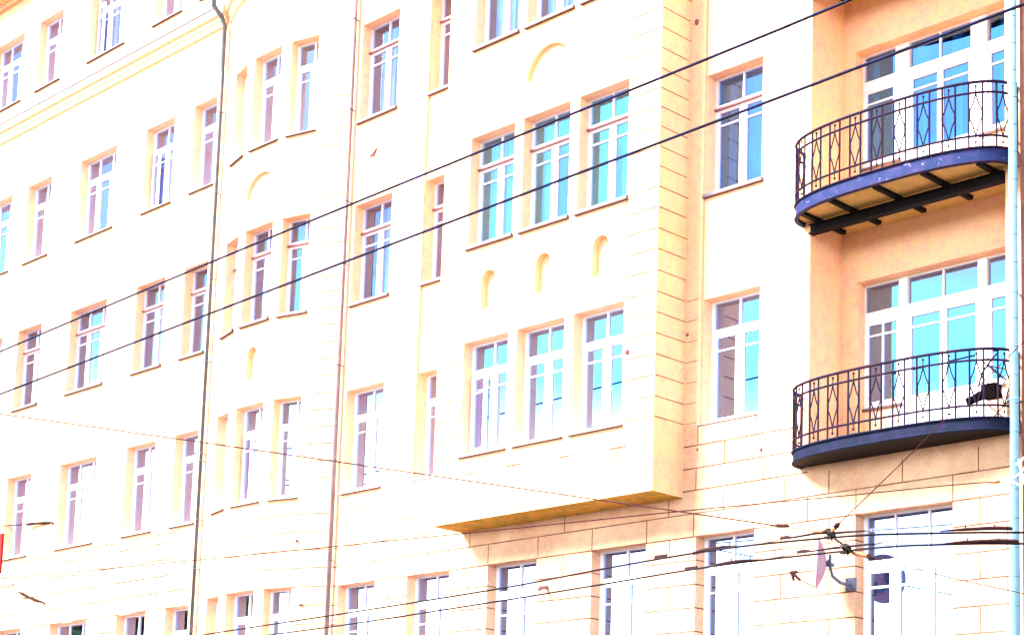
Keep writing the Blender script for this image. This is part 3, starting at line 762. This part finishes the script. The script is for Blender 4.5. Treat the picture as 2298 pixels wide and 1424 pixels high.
cable('overhead_cable', ext(C2, 15, 15), .0175, M['cable'], 'lower of two thick dark cables slanting across the whole front', 'cable')
W1 = [(-23.005, -5.48, 3.0), (-20.861, -5.758, 3.0), (-17.026, -6.089, 3.0), (-14.082, -6.406, 3.0), (-12.388, -6.707, 3.0), (-11.034, -6.897, 3.0), (-10.194, -6.929, 3.0), (-9.366, -6.817, 3.0), (-9.001, -6.719, 3.0), (-8.585, -6.502, 3.0), (-8.188, -6.27, 3.0), (-7.756, -5.961, 3.0)]
W2 = [(-24.024, -4.827, 3.0), (-20.482, -5.188, 3.0), (-17.886, -5.377, 3.0), (-14.769, -5.736, 3.0), (-13.075, -5.963, 3.0), (-11.185, -6.216, 3.0), (-9.665, -6.18, 3.0), (-9.164, -6.118, 3.0), (-8.896, -6.014, 3.0), (-8.47, -5.797, 3.0), (-8.022, -5.481, 3.0)]
cable('trolley_wire', ext(W1, 8, 5), .0105, M['copper'], 'upper of two trolleybus contact wires at the bottom of the photo', 'trolley wire')
cable('trolley_wire', ext(W2, 8, 5), .0105, M['copper'], 'lower of two trolleybus contact wires at the bottom of the photo', 'trolley wire')
cable('telephone_wire', ext([(-37.301, -1.0, 5.855), (-28.297, -1.0, 5.466), (-24.063, -1.0, 5.294), (-19.726, -1.0, 5.121), (-16.346, -1.0, 4.992), (-14.767, -1.0, 4.924), (-13.294, -1.0, 4.857), (-11.829, -1.0, 4.799), (-11.108, -1.0, 4.756)], 6, 0), (.012, .006), M['thinwire'], 'thin brown wire running just below the box bay to the zinc drainpipe', 'wire')
cable('span_wire', [(-42.881, 0.0, 11.185), (-38.113*.5-9.93*.5, -3.47, (10.087+3.146)/2+.02), (-9.896, -6.95, 3.146)], (.016, .0062), M['thinwire'], 'thin wire falling from the left edge to the suspension clamp at lower right', 'wire')
cable('span_wire', [(-9.206, -6.95, 3.093), (-8.481, -6.95, 3.608), (-7.778, -6.95, 4.127), (-7.234, -6.95, 4.525), (-5.0, -6.95, 6.2)], .0045, M['thinwire'], 'thin wire rising steeply from the suspension clamp past the lower balcony', 'wire')
cable('span_wire', [(-9.426, -6.2, 2.909), (-9.109, -6.2, 2.82), (-8.592, -6.2, 2.656), (-7.806, -6.2, 2.431)], .0045, M['thinwire'], 'thin wire falling from the suspension clamp to the right edge', 'wire')

sp = empty('trolley_wire_suspension', (-9.45, -6.6, 3.0)); TS = Matrix.Translation((9.45, 6.6, -3.0))
tag(sp, 'dark trolley wire suspension with clamps, insulators and curved steel arms beside the satellite dish', 'wire suspension')
def part(name, pts, r, m, n=8):
    mb = MB(); mb.tube(pts, r, n); return mb.obj(name, m, sp, smooth=True, T=TS)
part('carrier_arm', [(-10.121, -6.95, 2.997), (-9.919, -6.95, 3.009), (-9.856, -6.95, 3.014), (-9.72, -6.95, 3.018), (-9.461, -6.95, 3.028), (-9.35, -6.93, 3.024)], [.004, .004, .005, .010, .012, .012], M['copper'])
part('carrier_arm', [(-9.30, -6.93, 3.013), (-9.144, -6.95, 3.004), (-8.958, -6.95, 2.993), (-8.885, -6.95, 2.991)], [.012, .012, .008, .006], M['copper'])
part('carrier_arm', [(-10.622, -6.3, 2.982), (-10.411, -6.3, 2.993), (-10.134, -6.3, 3.007), (-9.93, -6.3, 3.012), (-9.73, -6.3, 3.016), (-9.6, -6.3, 3.013)], [.004, .004, .005, .009, .012, .012], M['copper'])
part('carrier_arm', [(-9.572, -6.3, 3.014), (-9.403, -6.3, 3.012), (-9.212, -6.3, 3.004)], [.012, .009, .006], M['copper'])
for x0, x1, y, z, s in ((-9.862, -9.74, -6.95, 3.026, 0), (-10.15, -10.0, -6.3, 3.02, 0)):
    mb = MB(); mb.poly([(x0, y-.006, z-.016), (x1, y-.006, z-.008), (x1, y-.006, z+.006), (x0+.07, y-.006, z+.018), (x0, y-.006, z+.012)]); mb.poly([(x0, y+.006, z-.016), (x1, y+.006, z-.008), (x1, y+.006, z+.006), (x0+.07, y+.006, z+.018), (x0, y+.006, z+.012)][::-1])
    mb.box(x0, x0+.07, y-.005, y+.005, z-.016, z+.012); mb.obj('end_lug', M['rust'], sp, T=TS)
for x0, x1, y, z in ((-8.885, -8.795, -6.95, 2.992), (-9.21, -9.10, -6.3, 3.01)):
    mb = MB(); w5 = (x1-x0)
    mb.box(x0, x1, y-.004, y+.004, z+.007, z+.014); mb.box(x0, x1, y-.004, y+.004, z-.014, z-.007)
    for f0, f1 in ((0, .3), (.48, .62), (.82, 1)): mb.box(x0+w5*f0, x0+w5*f1, y-.0038, y+.0038, z-.0068, z+.0068)
    mb.tube([(x0-.06, y, z), (x0, y, z)], [.005, .013], 6); mb.obj('end_lug', M['greym'], sp, T=TS)
def clampobj(c, s=1.0):
    mb = MB(); c = Vector(c)
    mb.tube([c+Vector((-.055, 0, .03))*s, c+Vector((-.02, 0, .022))*s, c+Vector((.02, 0, .0))*s, c+Vector((.055, 0, -.035))*s], [.014*s, .034*s, .036*s, .016*s], 8)
    mb.box(c.x-.045*s, c.x+.03*s, c.y-.03, c.y+.03, c.z-.045*s, c.z-.022*s); mb.tube([c+Vector((-.035, 0, .02)), c+Vector((-.03, 0, .055))], .010, 6); mb.tube([c+Vector((.02, 0, -.02)), c+Vector((.025, 0, -.07))], .008, 6)
    mb.obj('clamp', M['black'], sp, T=TS)
clampobj((-9.325, -6.93, 3.012), 1.0); clampobj((-9.605, -6.28, 3.0), 1.05)
part('cross_bar', [(-9.276, -6.93, 2.965), (-9.38, -6.65, 2.962), (-9.64, -6.3, 3.018)], .011, M['greym'])
part('insulator', [(-9.51, -6.95, 3.056), (-9.47, -6.95, 3.052), (-9.41, -6.95, 3.042), (-9.38, -6.95, 3.037)], [.008, .019, .019, .012], M['insul'])
part('insulator', [(-9.29, -6.95, 3.022), (-9.27, -6.95, 3.044), (-9.24, -6.95, 3.068), (-9.22, -6.95, 3.082)], [.010, .018, .020, .010], M['insul'])
part('insulator_cap', [(-9.255, -6.95, 3.058), (-9.228, -6.95, 3.080), (-9.206, -6.95, 3.094)], [.023, .024, .010], M['rust'])
part('insulator', [(-9.58, -6.22, 2.968), (-9.55, -6.2, 2.958), (-9.42, -6.2, 2.928), (-9.40, -6.2, 2.922)], [.014, .022, .022, .014], M['insul'])
part('insulator_cap', [(-9.41, -6.2, 2.926), (-9.385, -6.2, 2.90), (-9.33, -6.2, 2.885)], [.026, .022, .008], M['rust'])
part('turnbuckle', [(-9.93, -6.95, 3.150), (-9.90, -6.95, 3.148), (-9.80, -6.95, 3.134), (-9.765, -6.95, 3.126)], [.006, .019, .017, .010], M['rust'])
mb = MB(); mb.tube([Vector((-9.765, -6.95, 3.118)).lerp(Vector((-9.50, -6.95, 3.056)), i/60)+Vector((0, math.cos(i*1.05), math.sin(i*1.05)))*.007 for i in range(61)], .0035, 5); mb.obj('coil_spring', M['rust'], sp, T=TS)

def splice(pts, r, label):
    # flat tapered splice bar clipped over a contact wire
    o0 = Vector(pts[0]); mb = MB(); P = [Vector(p)-o0 for p in pts]; L_ = len(P)
    rr = r
    mb.tube(P, rr, 6)
    for f in (.35, .75):
        q = P[0].lerp(P[-1], f); mb.tube([q, q+Vector((0, 0, .05))], .006, 6)
    tag(mb.obj('splice_bar', M['rust'], T=Matrix.Translation(o0)), label, 'splice bar', 'splice bars on the contact wires')
splice([(-8.42, -6.55, 2.995), (-8.25, -6.45, 3.006), (-8.02, -6.3, 3.018), (-7.93, -6.24, 3.014), (-7.90, -6.22, 3.008)], [.006, .016, .020, .020, .016], 'right brown splice bar on the upper contact wire')
splice([(-8.76, -6.01, 2.995), (-8.58, -5.9, 3.012), (-8.33, -5.74, 3.022), (-8.20, -5.66, 3.016), (-8.17, -5.64, 3.010)], [.006, .016, .020, .020, .016], 'right brown splice bar on the lower contact wire')
splice([(-10.93, -6.92, 2.995), (-10.78, -6.92, 3.014), (-10.55, -6.92, 3.022), (-10.33, -6.92, 3.006)], [.016, .019, .014, .005], 'grey splice bar on the upper contact wire in front of a window')
splice([(-11.20, -6.24, 3.0), (-11.02, -6.24, 3.012), (-10.85, -6.24, 3.016), (-10.62, -6.24, 3.004)], [.018, .019, .014, .005], 'grey splice bar on the lower contact wire in front of a window')
for c, lab in (((-11.40, -6.85, 3.02), 'small rusty toothed clip on the upper contact wire'), ((-11.58, -6.17, 3.015), 'small rusty toothed clip on the lower contact wire')):
    mb = MB()
    mb.box(-.08, .08, -.008, .008, -.012, .006)
    for i in range(5): mb.box(-.075+i*.034, -.057+i*.034, -.009, .009, .0065, .02)
    tag(mb.obj('wire_clip', M['rust'], T=Matrix.Translation(c)), lab, 'wire clip', 'clips on the contact wires')

# hook with white strap on the zinc pipe
hb = empty('wire_bracket', (-11.4, -.25, 4.95)); TH = Matrix.Translation((11.4, .25, -4.95))
tag(hb, 'white strap bracket with insulator holding the thin wire on the zinc drainpipe', 'wire bracket')
a = MB(); a.tube([(-11.46, -.27, 4.92), (-11.36, -.27, 4.93), (-11.2, -.27, 5.0), (-11.12, -.25, 5.1)], .014, 8); a.tube([(-11.30, -.3, 4.9), (-11.16, -.3, 4.83)], .014, 6); a.tube([(-11.22, -.28, 5.18), (-11.13, -.28, 4.85)], .014, 6); a.tube([(-11.25, -.28, 5.12), (-11.12, -.28, 5.2)], .014, 6)
a.obj('strap', M['white'], hb, T=TH)
a = MB(); a.tube([(-11.62, -.3, 4.93), (-11.58, -.3, 4.935), (-11.52, -.3, 4.93), (-11.47, -.28, 4.92)], [.008, .025, .025, .01], 8); a.obj('insulator', M['insul'], hb, T=TH)

# left edge: wall anchors, loop, red sign
cable('guy_wire', [(-45, -1.6, 7.6), (-40, -.6, 7.42), (-37.531, -.12, 7.307), (-36.295, -.08, 7.22)], .012, M['thinwire'], 'upper short wire anchored to the wall at the left edge', 'wire')
cable('guy_wire', [(-45, -1.6, 7.9), (-40, -.6, 6.7), (-37.333, -.12, 5.926), (-36.4, -.08, 5.66)], .009, M['thinwire'], 'lower short wire anchored to the wall at the left edge', 'wire')
for P_, lab in (([(-36.4, -.08, 7.225), (-36.2, -.08, 7.21), (-35.9, -.06, 7.2), (-35.6, -.04, 7.18), (-35.3, 0, 7.16)], 'upper dark turnbuckle on the wall at the left edge'), ([(-36.5, -.08, 5.68), (-36.3, -.08, 5.62), (-36.05, -.06, 5.53), (-35.8, -.04, 5.45), (-35.45, 0, 5.36)], 'lower dark turnbuckle on the wall at the left edge')):
    mb = MB(); o0 = Vector(P_[0]); mb.tube([Vector(p)-o0 for p in P_], [.012, .04, .03, .035, .015], 8); mb.tube([Vector(P_[-1])-o0, Vector(P_[-1])-o0+Vector((.02, 0, -.05))], .03, 8)
    tag(mb.obj('turnbuckle', M['rust'], T=Matrix.Translation(o0)), lab, 'turnbuckle')
cable('cable_loop', [(-37.155, -.1, 7.286), (-36.95, -.1, 7.138), (-36.886, -.1, 6.974), (-36.945, -.1, 6.669), (-36.988, -.1, 6.393), (-37.03, -.1, 6.106), (-37.248, -.1, 5.908)], .006, M['thinwire'], 'thin slack cable loop between the two short wires at the left edge', 'cable')
mb = MB(); mb.box(-.9, 0, -.02, .02, 0, .80); mb.box(-.9, .012, -.03, .03, -.03, -.002, 1); mb.box(-.9, .012, -.03, .03, .802, .83, 1)
tag(mb.obj('red_sign', [M['red'], M['white']], T=Matrix.Translation((-31.90, -3.0, 5.28))), 'sliver of a bright red hanging sign at the left edge', 'sign')

# ------------------------------------------------------------------ trees across the street (seen mirrored in the lowest panes)
def tree(x, y, h, lab):
    t = empty('street_tree', (x, y, -2.2)); tag(t, lab, 'tree', 'trees across the street')
    tr = MB(); tr.tube([(0, 0, 0), (.1, 0, h*.3), (0, .1, h*.6), (.1, 0, h*.9)], [.28, .22, .14, .04], 10)
    for i in range(9):
        a = i*2.4; z = h*(.35+.05*i); tr.tube([(0, 0, z), (math.cos(a)*1.2, math.sin(a)*1.2, z+.9), (math.cos(a)*2.3, math.sin(a)*2.3, z+1.5)], [.09, .06, .02], 6)
    tr.obj('trunk', M['bark'], t)
    cw = MB()
    for i in range(5200):
        a = random.uniform(0, 2*math.pi); zz = random.uniform(-1, 1); rr = (1-zz*zz)**.5*random.uniform(.35, 1)
        lump = 1+.22*math.sin(a*3+zz*4)+.15*math.sin(a*7)
        p = Vector((math.cos(a)*rr*3.2*lump, math.sin(a)*rr*3.2*lump, h*.62+zz*h*.38)); s_ = random.uniform(.18, .42)
        e1 = Vector((random.uniform(-1, 1), random.uniform(-1, 1), random.uniform(-1, 1))).normalized(); e2 = e1.cross(Vector((random.uniform(-1, 1), random.uniform(-1, 1), .3))).normalized()
        cw.quad(p-e1*s_, p-e2*s_*.6, p+e1*s_, p+e2*s_*.6)
    cw.obj('crown', M['leaf'], t)
tree(-93, -27, 15.5, 'farthest broad leafy tree across the street')
tree(-85, -26, 14.5, 'tall leafy tree across the street, second from the far end')
tree(-78, -26, 15.5, 'broad leafy tree across the street mirrored in the lowest left panes')
tree(-70, -25, 14.5, 'leafy tree across the street mirrored in the lowest panes beside the left drainpipe')
tree(-62, -26, 13.2, 'smaller leafy tree across the street nearest the camera')
